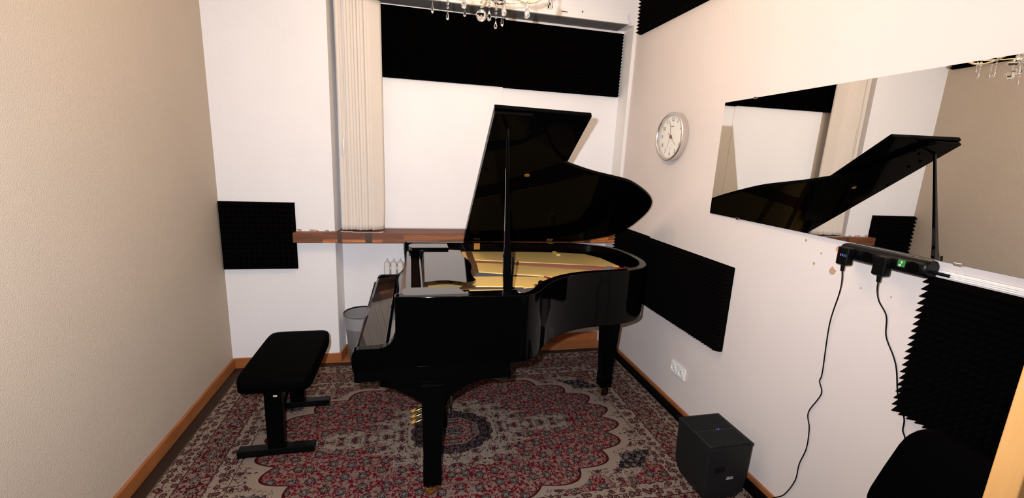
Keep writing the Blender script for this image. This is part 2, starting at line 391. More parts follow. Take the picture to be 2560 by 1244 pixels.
# headrail moulding above the niche + gathered vertical blind
rail = root('vertical_blind', (1.0, 0.03, 1.06), 'cream vertical blind gathered at the left of the window niche', 'blind')
b = MB(); b.box(XJ0+0.01, 2.966, -0.020, -0.0005, LZ+0.026, LZ+0.076); b.box(XJ0+0.01, 2.972, -0.032, 0.0, LZ-0.002, LZ+0.026); b.build('headrail', 'white', rail, bevel=0.002)
MB().box(XJ1+0.01, 2.962, -0.028, 0.150, LZ-0.0065, LZ-0.0025).build('soffit_shade_track', 'rail_shade', rail, bevel=0.001)  # blind track widened over the soffit; its grey paints in the soffit's shade
MB().box(2.405, 2.432, -0.027, -0.0205, LZ+0.030, LZ+0.056).build('rail_bracket', 'white', rail, bevel=0.002)
MB().tube([(2.418, -0.030, LZ+0.036), (2.418, -0.034, LZ+0.030), (2.462, -0.034, LZ+0.029)], 0.003).build('bracket_lever', 'brown_ink', rail)
MB().ball((2.585, -0.021, LZ+0.048), 0.006).build('rail_screw', 'ink', rail)
NV = 12
for i in range(NV):
    x = 0.838 + i*(1.062-0.838)/(NV-1) + (random.uniform(-0.007, 0.007) if 0 < i < NV-1 else 0)
    ang = math.radians(16 if i == 0 else (33 + random.uniform(-4, 4)))          # angle of the slat to the rail
    wd = 0.040 if i == 0 else random.uniform(0.048, 0.062)
    yc = 0.032 + (0.012 if i == 0 else 0)
    nz_, nx_ = 40, 7; R = []
    ph = random.uniform(0, 6); flare = random.uniform(-0.02, 0.03); zb = 1.066 + random.uniform(0, 0.012)
    for k in range(nz_+1):
        z = zb + (2.686-zb)*k/nz_; low = max(0, 1-(z-zb)/0.25)**2; row = []
        wk = wd*(0.55 + 0.45*k/nz_ if i == 0 else 1)
        for j in range(nx_):
            s = j/(nx_-1)*2-1; bow = 0.0015*(1-s*s) + 0.0022*math.sin(2*s+ph+1.7*z)*(1-k/nz_)
            px = s*wk*math.cos(ang) + bow*math.sin(ang) + flare*low*(0.4+0.6*s)*0.5
            py = s*wk*math.sin(ang) + bow*math.cos(ang) - 0.012*low
            row.append((x + px + 0.012*(1-k/nz_)*(i/NV), yc + py, z))
        R.append(row)
    v = MB().rings(R, (False, False), closed=False).build('slat', 'blind', rail, smooth=True)
    so = v.modifiers.new('thick', 'SOLIDIFY'); so.thickness = 0.0009
b = MB()
pts = spline([(0.805, -0.02, 1.060), (0.835, -0.035, 1.0585), (0.87, -0.03, 1.059), (0.90, -0.045, 1.0585), (0.95, -0.05, 1.0585), (1.0, -0.048, 1.0585), (1.05, -0.05, 1.0585), (1.09, -0.045, 1.0585), (1.108, -0.03, 1.059)], 8)
for p in pts: b.ball(p, 0.0024, 6, 4)
b.build('bead_chain', 'white', rail, smooth=True)
b = MB()
for dx in (-0.004, 0.004, 0.010): b.tube(spline([(0.855+dx, -0.012, 2.70), (0.850+dx*1.4, -0.014, 2.2), (0.842+dx, -0.014, 1.74)], 6), 0.0011, 5)
b.build('pull_cord', 'white', rail)
MB().lathe([(0.003, 1.62), (0.006, 1.625), (0.0055, 1.73), (0.002, 1.737)], (0.842, -0.014, 0), 10).build('cord_weight', 'white', rail, smooth=True)

# ================================================================ acoustic foam
def foam(name, label, corner, ax_u, ax_v, ax_n, nu, nv, pitch, depth, base, group):
    """pyramid foam: corner on the wall, u and v along the wall, n away from it"""
    o = Vector(corner); U, V, N = Vector(ax_u), Vector(ax_v), Vector(ax_n); c = o + U*(nu*pitch/2)
    r = root(name, o, label, 'foam panel', group); bm = bmesh.new()
    g = [[bm.verts.new(o + U*(i*pitch) + V*(j*pitch) + N*base) for j in range(nv+1)] for i in range(nu+1)]
    q = [bm.verts.new(o + U*(i*nu*pitch) + V*(j*nv*pitch) + N*0.001) for i, j in ((0,0),(1,0),(1,1),(0,1))]
    for i in range(nu):
        for j in range(nv):
            a = bm.verts.new(o + U*((i+.5)*pitch) + V*((j+.5)*pitch) + N*(base+depth*random.uniform(0.92, 1.0)) - Vector((0, 0, 0.002)))
            e = [g[i][j], g[i+1][j], g[i+1][j+1], g[i][j+1]]
            for k in range(4): bm.faces.new((e[k], e[(k+1) % 4], a))
    bm.faces.new(q)
    bm.faces.new([g[i][0] for i in range(nu+1)] + [q[1], q[0]])
    bm.faces.new([g[i][nv] for i in range(nu, -1, -1)] + [q[3], q[2]])
    bm.faces.new([g[0][j] for j in range(nv, -1, -1)] + [q[0], q[3]])
    bm.faces.new([g[nu][j] for j in range(nv+1)] + [q[2], q[1]])
    mb = MB(); mb.b.free(); mb.b = bm
    f = mb.build('foam_sheet', 'foam', r); return r
X, Y, Z = (1, 0, 0), (0, 1, 0), (0, 0, 1); NX, NY = (-1, 0, 0), (0, -1, 0)
foam('foam_panel', 'small square black pyramid foam panel low on the back wall left of the wooden sill', (0.003, 0, 0.776), X, Z, NY, 13, 13, 0.49/13, 0.040, 0.018, None)
GN = 'foam panels in the window niche'
foam('foam_panel', 'left half of the black foam band across the window niche, beside the blind', (1.036, ND-0.008, 2.197), X, Z, NY, 40, 20, 0.0247, 0.045, 0.022, GN)
foam('foam_panel', 'right half of the black foam band at the top of the window niche', (2.026, ND-0.008, 2.191), X, Z, NY, 40, 20, 0.0246, 0.045, 0.022, GN)
GR_ = 'foam panels on the right wall'
foam('foam_panel', 'black foam panel high on the right wall above the clock', (W, -1.09, 2.628), Y, Z, NX, 40, 20, 0.0252, 0.042, 0.020, GR_)
foam('foam_panel', 'long black foam panel on the right wall above the double socket', (W, -1.427, 0.618), Y, Z, NX, 36, 20, 0.0249, 0.045, 0.022, GR_)
foam('foam_panel', 'short black foam panel in the right corner, mostly hidden by the piano tail', (W, -0.528, 0.626), Y, Z, NX, 20, 20, 0.0249, 0.045, 0.022, GR_)
foam('foam_panel', 'large black foam panel under the mirror behind the chair', (W-0.008, -3.325, 0.822), Y, Z, NX, 39, 20, 0.0252, 0.060, 0.009, GR_)
foam('foam_panel', 'black foam panel high on the left wall, seen only in the mirror', (0, -1.045, 2.622), Y, Z, X, 40, 20, 0.0252, 0.042, 0.020, None)

# ================================================================ rug
RC = Vector((1.555, -1.045, 0.0005))
rug = root('patterned_rug', RC, 'large red and beige oriental rug under the piano and the bench', 'rug')
b = MB().box(RC.x-1.47, RC.x+1.465, RC.y-0.955, RC.y+0.955, 0.0005, 0.0095)
b.build('rug_pile', 'rug', rug, bevel=0.003)
RT = 0.0098                                          # rug surface

# ================================================================ grand piano
H = 1.045
pn = root('grand_piano', (1.9, -0.95, RT), 'black lacquered grand piano with its lid propped open standing on the rug', 'piano')
near = [(1.244, -1.560), (1.50, -1.575), (1.76, -1.588), (1.815, -1.588), (1.85, -1.578), (1.893, -1.544), (1.925, -1.506), (1.96, -1.453), (2.006, -1.390), (2.080, -1.323), (2.148, -1.278), (2.235, -1.240), (2.343, -1.215), (2.483, -1.200), (2.570, -1.180), (2.655, -1.140), (2.715, -1.085), (2.755, -1.020), (2.780, -0.940), (2.793, -0.81), (2.785, -0.66), (2.745, -0.535), (2.667, -0.455), (2.555, -0.405), (2.373, -0.372), (2.0, -0.352), (1.65, -0.340), (1.271, -0.329)]
out = [Vector((p[0], p[1])) for p in spline([(x, y, 0) for x, y in near], 4)]
def inset(P, d):
    R = []
    for i, p in enumerate(P):
        t = (P[min(i+1, len(P)-1)] - P[max(i-1, 0)]).normalized(); R.append(p + Vector((-t.y, t.x))*d)
    return R
RW = 0.044; inn = inset(out, RW)
ZB = 0.715
b = MB()
sec = [[(o.x, o.y, ZB), (o.x, o.y, H), (i.x, i.y, H), (i.x, i.y, ZB)] for o, i in zip(out, inn)]
b.rings(sec)
rim = b.build('rim', 'lacquer_rim', pn, bevel=0.004, smooth=True, seg=3)
# underside boards and beams
b = MB(); b.prism([(p.x, p.y) for p in inset(out, RW-0.002)], 2, 0.90, 0.915); b.build('soundboard', 'soundboard', pn)
b = MB()
for (x0, y0, x1, y1) in ((1.6, -1.50, 2.60, -1.0), (1.6, -0.95, 2.72, -0.85), (1.6, -0.45, 2.62, -0.60)):
    d = Vector((x1-x0, y1-y0)).normalized(); n = Vector((-d.y, d.x))*0.03
    b.prism([(x0+n.x, y0+n.y), (x1+n.x, y1+n.y), (x1-n.x, y1-n.y), (x0-n.x, y0-n.y)], 2, 0.74, 0.89)
b.build('back_post', 'soundboard', pn)
# key bed and cheeks
MB().box(1.066, 1.775, -1.555, -0.345, 0.648, 0.712).build('key_bed', 'leg_black', pn, bevel=0.003)
b = MB().box(1.20, 1.785, -1.535, -0.365, 0.612, 0.647); b.build('action_frame', 'leg_black', pn, bevel=0.003)
prof = spline([(1.062, 0.700, 0), (1.057, 0.76, 0), (1.064, 0.795, 0), (1.085, 0.807, 0), (1.13, 0.808, 0), (1.18, 0.809, 0), (1.213, 0.822, 0), (1.236, 0.852, 0), (1.247, 0.900, 0), (1.246, 0.945, 0), (1.242, 0.985, 0), (1.241, 1.045, 0)], 4)
pr = [(p.x, p.y) for p in prof] + [(1.262, 1.045), (1.34, 1.0), (1.34, 0.7)]
for (y0, y1, dx) in ((-1.558, -1.515, 0), (-0.372, -0.331, 0.022)):
    A = [(x+dx, y0, z) for x, z in pr]; B = [(x+dx, y1, z) for x, z in pr]
    MB().loft(A, B).build('cheek', 'lacquer_rim', pn, bevel=0.003)
MB().box(1.064, 1.084, -1.513, -0.374, 0.70, 0.768).build('key_slip', 'lacquer', pn, bevel=0.003)
b = MB(); pf = [(1.075, 0.772), (1.070, 0.790), (1.085, 0.797), (1.20, 0.810), (1.205, 0.800), (1.20, 0.785)]
b.loft([(x, -1.513, z) for x, z in pf], [(x+0.012, -0.374, z) for x, z in pf])
fb = b.build('keyboard_cover', 'lacquer', pn, bevel=0.003)
fb['label'] = 'closed glossy black keyboard cover'
b = MB(); nf = [(1.207, 0.792), (1.214, 0.811), (1.272, 0.872), (1.272, 0.86), (1.214, 0.79)]
b.loft([(x, -1.513, z) for x, z in nf], [(x+0.014, -0.374, z) for x, z in nf]); b.build('name_board', 'lacquer_desk', pn, bevel=0.001)
MB().box(1.286, 1.314, -1.513, -0.374, 0.84, 1.014).build('front_rail', 'lacquer_desk', pn, bevel=0.003)
MB().box(1.3145, 1.361, -1.513, -0.374, 0.955, 0.965).build('desk_well', 'darkwood', pn)
MB().box(1.361, 1.372, -1.513, -0.374, 0.975, 1.006).build('desk_rail', 'lacquer_desk', pn, bevel=0.002)
# side shelves beside the music desk
for (y0, y1, x0, x1, sgn) in ((-1.545, -1.428, 1.268, 1.545, 1), (-0.545, -0.405, 1.296, 1.558, -1)):
    ym = (y0+y1)/2; pl_ = [(x1+0.02*(-sgn), y1), (x1+0.02*sgn, y0), (x0+0.02, y0)] if sgn > 0 else [(x1, y1), (x1, y0), (x0+0.02, y0)]
    arc = [(x0+0.03-0.03*math.sin(a), ym-(y1-y0)/2*math.cos(a)) for a in [PI*k/8 for k in range(1, 9)]]
    MB().prism(pl_ + arc, 2, 1.022, 1.046).build('desk_side', 'lacquer_desk', pn, bevel=0.003)
# music desk lying flat
md = [(1.378, -1.292), (1.395, -0.500), (1.52, -0.522), (1.640, -0.556), (1.638, -0.60), (1.634, -0.655), (1.640, -0.735), (1.655, -0.83), (1.660, -0.925), (1.652, -1.02), (1.634, -1.12), (1.632, -1.20), (1.640, -1.252), (1.622, -1.290), (1.585, -1.312), (1.55, -1.290), (1.50, -1.268), (1.44, -1.270)]
MB().prism(md, 2, 1.012, 1.030).build('music_desk', 'lacquer_desk', pn, bevel=0.003)
# iron frame, strings, felts
fr = bpy.data.objects.new('iron_frame', None); COL.objects.link(fr); fr.parent = pn; ORG[fr.name] = ORG['grand_piano']
def plate(P, z0, z1, nm='frame_plate', mt='gold', par=fr, bv=0.003): return MB().prism(P, 2, z0, z1).build(nm, mt, par, bevel=bv)
plate([(1.55, -0.386), (1.74, -0.388), (2.10, -0.405), (2.40, -0.44), (2.56, -0.49), (2.63, -0.62), (2.66, -0.855), (2.554, -0.850), (2.303, -0.775), (1.724, -0.636), (1.60, -0.610)], 0.968, 0.984)
plate([(1.723, -0.726), (1.883, -0.763), (1.935, -0.786), (2.415, -0.955), (2.445, -1.000), (2.40, -1.165), (2.30, -1.175), (2.157, -1.118), (2.042, -1.044), (1.885, -1.008), (1.704, -0.945)], 0.968, 0.986)
plate([(1.600, -1.053), (1.822, -1.06), (2.046, -1.081), (2.085, -1.115), (2.078, -1.215), (2.023, -1.262), (1.892, -1.290), (1.893, -1.267), (1.643, -1.24), (1.590, -1.20)], 0.968, 0.987)
plate([(1.555, -1.295), (1.774, -1.299), (1.833, -1.314), (1.880, -1.408), (1.86, -1.505), (1.80, -1.535), (1.555, -1.525)], 0.968, 0.987)
plate([(1.40, -0.40), (1.56, -0.40), (1.60, -0.62), (1.70, -0.95), (1.66, -1.05), (1.60, -1.25), (1.56, -1.50), (1.40, -1.50)], 0.945, 0.966)
plate([(1.690, -0.392), (1.735, -0.392), (1.722, -0.64), (1.700, -0.95), (1.655, -1.05), (1.625, -1.05), (1.668, -0.80)], 0.970, 0.9885, 'pressure_bar', 'soundboard', fr)
plate([(1.645, -1.241), (1.60, -1.20), (1.53, -1.30), (1.56, -1.30), (1.62, -1.281)], 0.970, 0.989, 'pressure_bar', 'soundboard', fr)
plate([(1.643, -1.24), (1.884, -1.259), (1.892, -1.294), (1.833, -1.314), (1.637, -1.281)], 0.962, 0.979, 'string_bed', 'darkwood', pn, 0)
MB().box(1.556, 1.60, -1.50, -1.31, 0.987, 0.991).build('capo_mark', 'brass', fr, bevel=0.002)
MB().box(2.325, 2.355, -0.55, -0.44, 0.984, 0.997).build('frame_rib', 'gold', fr, bevel=0.006)
MB().box(1.945, 1.975, -1.305, -1.285, 0.987, 1.004).build('frame_bolt', 'brass', fr, bevel=0.004)
MB().lathe([(0.014, 0.985), (0.016, 0.995), (0.016, 1.012), (0.012, 1.018)], (1.99, -1.275, 0), 16).build('frame_nose', 'leg_black', fr, smooth=True)
def fan(a0, a1, b0, b1, n, r, z0, z1):
    b = MB()
    for k in range(n):
        f = k/(n-1); b.tube([(a0[0]+(a1[0]-a0[0])*f, a0[1]+(a1[1]-a0[1])*f, z0), (b0[0]+(b1[0]-b0[0])*f, b0[1]+(b1[1]-b0[1])*f, z1)], r, 4)
    return b
o = fan((1.68, -0.645), (1.66, -0.715), (2.66, -0.870), (2.45, -1.02), 30, 0.0017, 0.981, 0.982).build('bass_strings', 'copper', pn); o['kind'] = 'stuff'
b = fan((1.68, -0.95), (1.66, -1.05), (2.16, -1.11), (2.06, -1.10), 30, 0.0007, 0.983, 0.983)
for x in fan((1.60, -1.24), (1.58, -1.29), (2.03, -1.27), (1.90, -1.40), 30, 0.0007, 0.983, 0.983),:
    me_ = bpy.data.meshes.new('t'); x.b.to_mesh(me_); b.b.from_mesh(me_); x.b.free(); bpy.data.meshes.remove(me_)
o = b.build('treble_strings', 'steel', pn); o['kind'] = 'stuff'
plate([(1.70, -0.655), (2.30, -0.785), (2.64, -0.87), (2.60, -0.98), (2.43, -0.965), (1.88, -0.775), (1.71, -0.72)], 0.966, 0.979, 'bass_bridge_board', 'copper', pn, 0)
plate([(1.69, -0.95), (2.04, -1.045), (2.16, -1.12), (2.06, -1.20), (2.04, -1.085), (1.64, -1.055)], 0.962, 0.980, 'string_bed', 'darkwood', pn, 0)
plate([(2.44, -1.02), (2.56, -0.87), (2.60, -0.88), (2.50, -1.03)], 0.970, 0.992, 'damper_felt', 'felt_grey', pn, 0.004)
plate([(2.64, -0.86), (2.70, -0.87), (2.715, -0.99), (2.66, -1.02)], 0.955, 0.978, 'hitch_felt', 'felt_red', pn, 0.004)
plate([(2.065, -1.085), (2.10, -1.12), (2.11, -1.18), (2.08, -1.16)], 0.987, 0.992, 'hitch_felt', 'felt_red', pn, 0.001)
plate([(1.86, -1.275), (2.02, -1.268), (1.93, -1.385), (1.885, -1.40), (1.85, -1.318)], 0.962, 0.981, 'damper_felt', 'felt_grey', pn, 0.002)
b = MB()
for k in range(10): b.ball((2.690+0.006*k*0.6, -0.875-0.012*k, 0.984), 0.0035, 6, 4)
for k in range(14): b.ball((1.885+0.009*k, -1.375+0.0085*k, 0.985), 0.004, 6, 4)
o = b.build('hitch_pins', 'chrome', pn); o['kind'] = 'stuff'
# lid (hinged on the spine, 36.5 degrees) with the folded front flap on top
LA = math.radians(36.53); ce, se = math.cos(LA), math.sin(LA); HY, HZ = -0.342, H+0.004
def LP(x, s, n): return (x, HY - ce*s + se*n, HZ + se*s + ce*n)
lidc = [(1.683, -0.010)] + [(1.680, 1.335), (1.86, 1.335)] + [(p.x, p.y) for p in spline([(1.86, 1.335, 0), (1.93, 1.265, 0), (2.0, 1.150, 0), (2.07, 1.052, 0), (2.135, 0.990, 0), (2.209, 0.955, 0), (2.334, 0.907, 0), (2.457, 0.872, 0), (2.587, 0.832, 0), (2.70, 0.764, 0), (2.80, 0.684, 0), (2.861, 0.610, 0), (2.895, 0.512, 0), (2.900, 0.396, 0), (2.874, 0.235, 0), (2.796, 0.110, 0), (2.645, 0.026, 0), (2.50, -0.008, 0)], 4)][1:]
LT = 0.021
lid = MB().loft([LP(x, s, 0) for x, s in lidc], [LP(x, s, LT) for x, s in lidc]).build('lid', 'lacquer_dim', pn, bevel=0.003)
fp = [(1.685, 0.02), (1.681, 1.346), (2.153, 1.337), (2.153, 0.02)]
MB().loft([LP(x, s, LT+0.003) for x, s in fp], [LP(x, s, LT+0.026) for x, s in fp]).build('lid_flap', 'lacquer_dim', lid, bevel=0.003)
for x in (1.772, 2.325):
    MB().loft([LP(x-0.022, 0.004, -0.0035), LP(x+0.022, 0.004, -0.0035), LP(x+0.022, 0.045, -0.0035), LP(x-0.022, 0.045, -0.0035)],
              [LP(x-0.022, 0.004, -0.0005), LP(x+0.022, 0.004, -0.0005), LP(x+0.022, 0.045, -0.0005), LP(x-0.022, 0.045, -0.0005)]).build('hinge', 'brass', lid, bevel=0.001)
    MB().box(x-0.022, x+0.022, -0.3985, -0.394, 1.000, 1.046).build('hinge_leaf', 'brass', pn, bevel=0.001)
for (x, s, r) in ((1.943, 0.87, 0.016),):
    P = Vector(LP(x, s, -0.001)); nrm = Vector((0, se, ce))
    b = MB().lathe([(r, 0.0), (r, 0.004), (0.006, 0.006)], (0, 0, 0), 14).box(-0.012, 0.012, -0.004, 0.004, 0.004, 0.012); b.xf(Matrix.Translation(P) @ Vector((0, 0, 1)).rotation_difference(-nrm).to_matrix().to_4x4()).build('lid_lock', 'brass', lid)
for (x, s) in ((1.77, 1.17), (1.86, 1.235), (1.783, 1.11), (1.71, 0.905), (2.11, 0.93), (1.92, 1.26)):
    P = Vector(LP(x, s, 0)); nrm = Vector((0, se, ce))
    MB().lathe([(0.008, 0.0), (0.009, 0.006), (0.004, 0.009)], (0, 0, 0), 10).xf(Matrix.Translation(P) @ Vector((0, 0, 1)).rotation_difference(-nrm).to_matrix().to_4x4()).build('lid_button', 'leg_black', lid)
# prop stick
b = MB()
pb, pt = Vector((1.752, -1.513, 1.012)), Vector(LP(1.757, 1.245, 0.0)); R = []
for f, wd_, th_ in ((0, 0.019, 0.011), (0.24, 0.019, 0.011), (0.30, 0.014, 0.010), (0.6, 0.0095, 0.008), (1.0, 0.006, 0.006)):
    c = pb.lerp(pt, f); R.append([(c.x-wd_, c.y-th_, c.z), (c.x+wd_, c.y-th_, c.z), (c.x+wd_, c.y+th_, c.z), (c.x-wd_, c.y+th_, c.z)])
b.rings(R).build('prop_stick', 'lacquer', pn, bevel=0.002)
MB().tube([(1.768, -1.526, 1.03), (1.769, -1.527, 1.10), (1.771, -1.524, 1.16), (1.772, -1.517, 1.21)], 0.006, 8).build('short_prop', 'lacquer', pn, smooth=True)
MB().box(1.555, 1.80, -1.552, -1.500, 0.988, 1.046).build('prop_block', 'lacquer', pn, bevel=0.004)
# legs with casters
def leg(cx, cyy, ztop, w0, w1, zb=0.062, wheel='brass'):
    b = MB()
    def ring(z, hw, hd): return [(cx-hw, cyy-hd, z), (cx+hw, cyy-hd, z), (cx+hw, cyy+hd, z), (cx-hw, cyy+hd, z)]
    b.rings([ring(zb, w1, w1), ring(zb+0.088, w1*1.03, w1*1.03), ring(zb+0.098, w1*0.96, w1*0.96), ring(ztop-0.05, w0, w0), ring(ztop, w0*1.05, w0*1.05)])
    L = b.build('leg', 'leg_black', pn, bevel=0.003)
    b = MB(); b.box(cx-0.032, cx+0.032, cyy-0.026, cyy+0.020, zb-0.010, zb-0.0005); b.box(cx-0.032, cx-0.025, cyy-0.028, cyy+0.010, 0.026, zb-0.008); b.box(cx+0.025, cx+0.032, cyy-0.028, cyy+0.010, 0.026, zb-0.008)
    cst = b.build('caster_fork', 'brass', L, bevel=0.002)
    wr_ = (zb-RT-0.014)/2
    MB().lathe([(wr_*0.8, -0.022), (wr_, -0.017), (wr_, 0.017), (wr_*0.8, 0.022)], (cx, cyy-0.008, RT+wr_), 18, ax=0).build('caster_wheel', wheel, L, smooth=True)
    return L
leg(1.412, -1.500, 0.612, 0.054, 0.043)
MB().lathe([(0.0, -0.026), (0.018, -0.022), (0.028, -0.008), (0.029, 0.006), (0.022, 0.020), (0.0, 0.026)], (1.404, -1.530, RT+0.0265), 20).build('caster_cup', 'brass', pn, smooth=True)
leg(1.412, -0.420, 0.612, 0.054, 0.043)
leg(2.662, -0.790, 0.740, 0.062, 0.040, 0.082, 'darkwood')
# curved leg brackets under the key bed
for s in (-1, 1):
    pts = [(1.412+s*0.05, 0.611)] + [(1.412+s*(0.05+0.19*math.sin(a)), 0.611-0.10*(1-math.sin(a))**1.6) for a in [PI/2*k/7 for k in range(7, -1, -1)]]
    MB().prism(pts, 1, -1.535, -1.47).build('leg_bracket', 'leg_black', pn)
# pedal lyre
MB().box(1.43, 1.50, -1.02, -0.86, 0.62, 0.66).box(1.44, 1.475, -1.02, -0.995, 0.11, 0.63).box(1.44, 1.475, -0.885, -0.86, 0.11, 0.63).box(1.40, 1.52, -1.07, -0.80, 0.055, 0.115).build('pedal_lyre', 'leg_black', pn, bevel=0.004)
MB().tube([(1.51, -0.93, 0.10), (1.60, -0.93, 0.35), (1.66, -0.93, 0.61)], 0.010, 8).build('lyre_brace', 'leg_black', pn)
for y in (-1.0, -0.94): MB().tube([(1.548, y, 0.10), (1.55, y, 0.61)], 0.0035, 6).build('trap_rod', 'chrome', pn)
for y in (-0.995, -0.935, -0.875):
    R = []
    for x, hw, z in ((1.40, 0.009, 0.074), (1.37, 0.009, 0.075), (1.345, 0.017, 0.072), (1.318, 0.019, 0.062), (1.302, 0.012, 0.054)):
        R.append([(x, y+hw*math.cos(a), z+0.007*math.sin(a)) for a in [2*PI*k/10 for k in range(10)]])
    MB().rings(R).build('pedal', 'brass', pn, smooth=True)

# ================================================================ bench
bn = root('piano_bench', (0.628, -0.87, RT), 'black padded piano bench with T shaped metal legs left of the piano', 'bench')
R = []
for z, k in ((0.440, 0.985), (0.452, 1.0), (0.492, 1.0), (0.508, 0.985), (0.516, 0.95), (0.519, 0.85)):
    ring = []
    for q in range(32):
        a = 2*PI*q/32; c, s_ = math.cos(a), math.sin(a); e = 0.22
        ring.append((0.628+0.178*k*math.copysign(abs(c)**e, c), -0.895+0.318*k*math.copysign(abs(s_)**e, s_), z))
    R.append(ring)
MB().rings(R).build('seat', 'leather', bn, smooth=True)
MB().box(0.50, 0.76, -1.13, -0.66, 0.405, 0.4395).build('seat_frame', 'leg_black', bn, bevel=0.003)
for (yy, x0, x1) in ((-1.095, 0.405, 0.79), (-0.635, 0.465, 0.79)):
    MB().box(0.556, 0.642, yy-0.024, yy+0.024, 0.055, 0.406).build('leg', 'leg_black', bn, bevel=0.003)
    MB().box(x0, x1, yy-0.026, yy+0.026, 0.018, 0.058).build('foot_bar', 'plastic', bn, bevel=0.003)
    for x in (x0+0.03, x1-0.03): MB().lathe([(0.018, RT), (0.016, 0.018)], (x, yy, 0), 12).build('foot_pad', 'plastic', bn)
MB().tube([(0.575, -0.97, 0.392), (0.64, -0.97, 0.372), (0.700, -0.97, 0.345)], [0.003, 0.003, 0.005], 8).build('height_lever', 'chrome', bn)
MB().tube([(0.60, -1.07, 0.39), (0.60, -0.66, 0.12)], 0.010, 8).build('scissor_bar', 'leg_black', bn)
MB().tube([(0.60, -1.07, 0.12), (0.60, -0.66, 0.39)], 0.010, 8).build('scissor_bar', 'leg_black', bn)
MB().box(0.603, 0.622, -1.1205, -1.1185, 0.366, 0.375).build('maker_label', 'label', bn)

# ================================================================ waste bin
bi = root('waste_bin', (0.935, 0.005, 0.004), 'grey translucent waste bin with a clear liner behind the keyboard end', 'bin')
def shell(prof, c, n, t):
    return [(r, h) for r, h in prof] + [(r-t, h) for r, h in reversed(prof)]
b = MB().lathe([(0.0, 0.0045), (0.098, 0.0045), (0.100, 0.008), (0.136, 0.405), (0.134, 0.405), (0.098, 0.010), (0.0, 0.010)], (0.935, 0.005, 0), 40, cap=(False, False)); b.build('bin_body', 'bin', bi, smooth=True)
MB().lathe([(0.135, 0.400), (0.140, 0.403), (0.141, 0.410), (0.137, 0.414), (0.133, 0.410), (0.134, 0.402)], (0.935, 0.005, 0), 40, cap=(False, False)).build('bin_rim', 'humid', bi, smooth=True)
R = []
for (r, z) in ((0.128, 0.300), (0.133, 0.36), (0.1385, 0.410), (0.139, 0.416), (0.1425, 0.412), (0.1405, 0.37), (0.137, 0.325), (0.139, 0.305)):
    R.append([(0.935+(r+random.uniform(-0.0015, 0.0015))*math.cos(2*PI*k/40), 0.005+(r+random.uniform(-0.0015, 0.0015))*math.sin(2*PI*k/40), z+random.uniform(-0.004, 0.004)) for k in range(40)])
MB().rings(R, (False, False)).build('bin_liner', 'liner', bi)

# ================================================================ radiator under the sill
rd = root('radiator', (1.5, 0.08, 0.0), 'white column radiator under the sill, mostly hidden behind the piano', 'radiator')
for k in range(17):
    x = 1.128 + 0.0505*k
    R = []
    for z, hw, dp in ((0.12, 0.010, 0.030), (0.15, 0.0245, 0.042), (0.785, 0.0249, 0.042), (0.797, 0.021, 0.040), (0.806, 0.010, 0.036), (0.825, 0.0012, 0.030)):
        R.append([(x+hw*math.copysign(abs(math.cos(a))**0.7, math.cos(a)), 0.062+dp*math.sin(a), z) for a in [2*PI*q/12 for q in range(12)]])
    MB().rings(R).build('radiator_section', 'rad', rd, smooth=True)
for z in (0.17, 0.75): MB().tube([(1.115, 0.062, z), (1.96, 0.062, z)], 0.016, 10).build('radiator_pipe', 'rad', rd, smooth=True)
for x in (1.18, 1.88): MB().box(x-0.01, x+0.01, 0.045, 0.079, 0.0045, 0.13).build('radiator_foot', 'rad', rd, bevel=0.002)

# ================================================================ wall clock
CX, CYY, CZ, CR, CD = W, -0.690, 1.842, 0.160, 0.048
ck = root('wall_clock', (CX, CYY, CZ), 'round silver wall clock with a white dial on the right wall', 'clock')
prof = [(0.150, CX-0.0005), (CR, CX-0.0005), (CR, CX-CD+0.004), (CR-0.004, CX-CD), (CR-0.014, CX-CD), (CR-0.018, CX-CD+0.006), (CR-0.019, CX-0.022), (0.0, CX-0.022)]
MB().lathe(prof[:7], (0, CYY, CZ), 64, ax=0, cap=(False, False)).build('clock_case', 'alu', ck, smooth=True)
MB().lathe([(CR-0.0185, CX-0.020), (CR-0.0185, CX-0.024)], (0, CYY, CZ), 64, ax=0).build('clock_dial', 'dial', ck)
DX = CX-0.0243
def dial(ang, r):                                    # clockwise from twelve, seen from the room; the room sees +y at the left
    return (CYY - r*math.sin(ang), CZ + r*math.cos(ang))
base = Matrix(((0, 0, -1, 0), (-1, 0, 0, 0), (0, 1, 0, 0), (0, 0, 0, 1)))
for h in range(1, 13):
    y, z = dial(h*PI/6, 0.112); text('numeral', str(h), 0.036, Matrix.Translation((DX, y, z)) @ base, 'ink', ck)
for k in range(60):
    if k % 5 == 0:
        y, z = dial(k*PI/30, 0.134); MB().box(DX-0.0006, DX, y-0.0018, y+0.0018, z-0.0018, z+0.0018).build('minute_dot', 'ink', ck)
def hand(ang, r0, r1, wdt, dx, m):
    d = Vector((0, -math.sin(ang), math.cos(ang))); n = Vector((0, d.z, -d.y)); c = Vector((DX-dx, CYY, CZ))
    P = [c+d*r0+n*wdt, c+d*r1+n*wdt*0.5, c+d*r1-n*wdt*0.5, c+d*r0-n*wdt]
    MB().loft(P, [p+Vector((-0.001, 0, 0)) for p in P]).build('clock_hand', m, ck)
hand(math.radians(305), -0.024, 0.044, 0.0034, 0.003, 'brown_ink')
hand(math.radians(345), 0.0, 0.098, 0.0016, 0.005, 'ink')
hand(math.radians(130), 0.0, 0.090, 0.0011, 0.007, 'ink')
hand(math.radians(200), 0.0, 0.080, 0.0011, 0.009, 'brown_ink')
MB().lathe([(0.010, DX-0.001), (0.010, DX-0.011), (0.006, DX-0.013)], (0, CYY, CZ), 16, ax=0).build('hand_hub', 'brown_ink', ck)
MB().box(DX-0.0006, DX, CYY-0.022, CYY+0.016, CZ+0.066, CZ+0.070).build('dial_mark', 'brown_ink', ck)
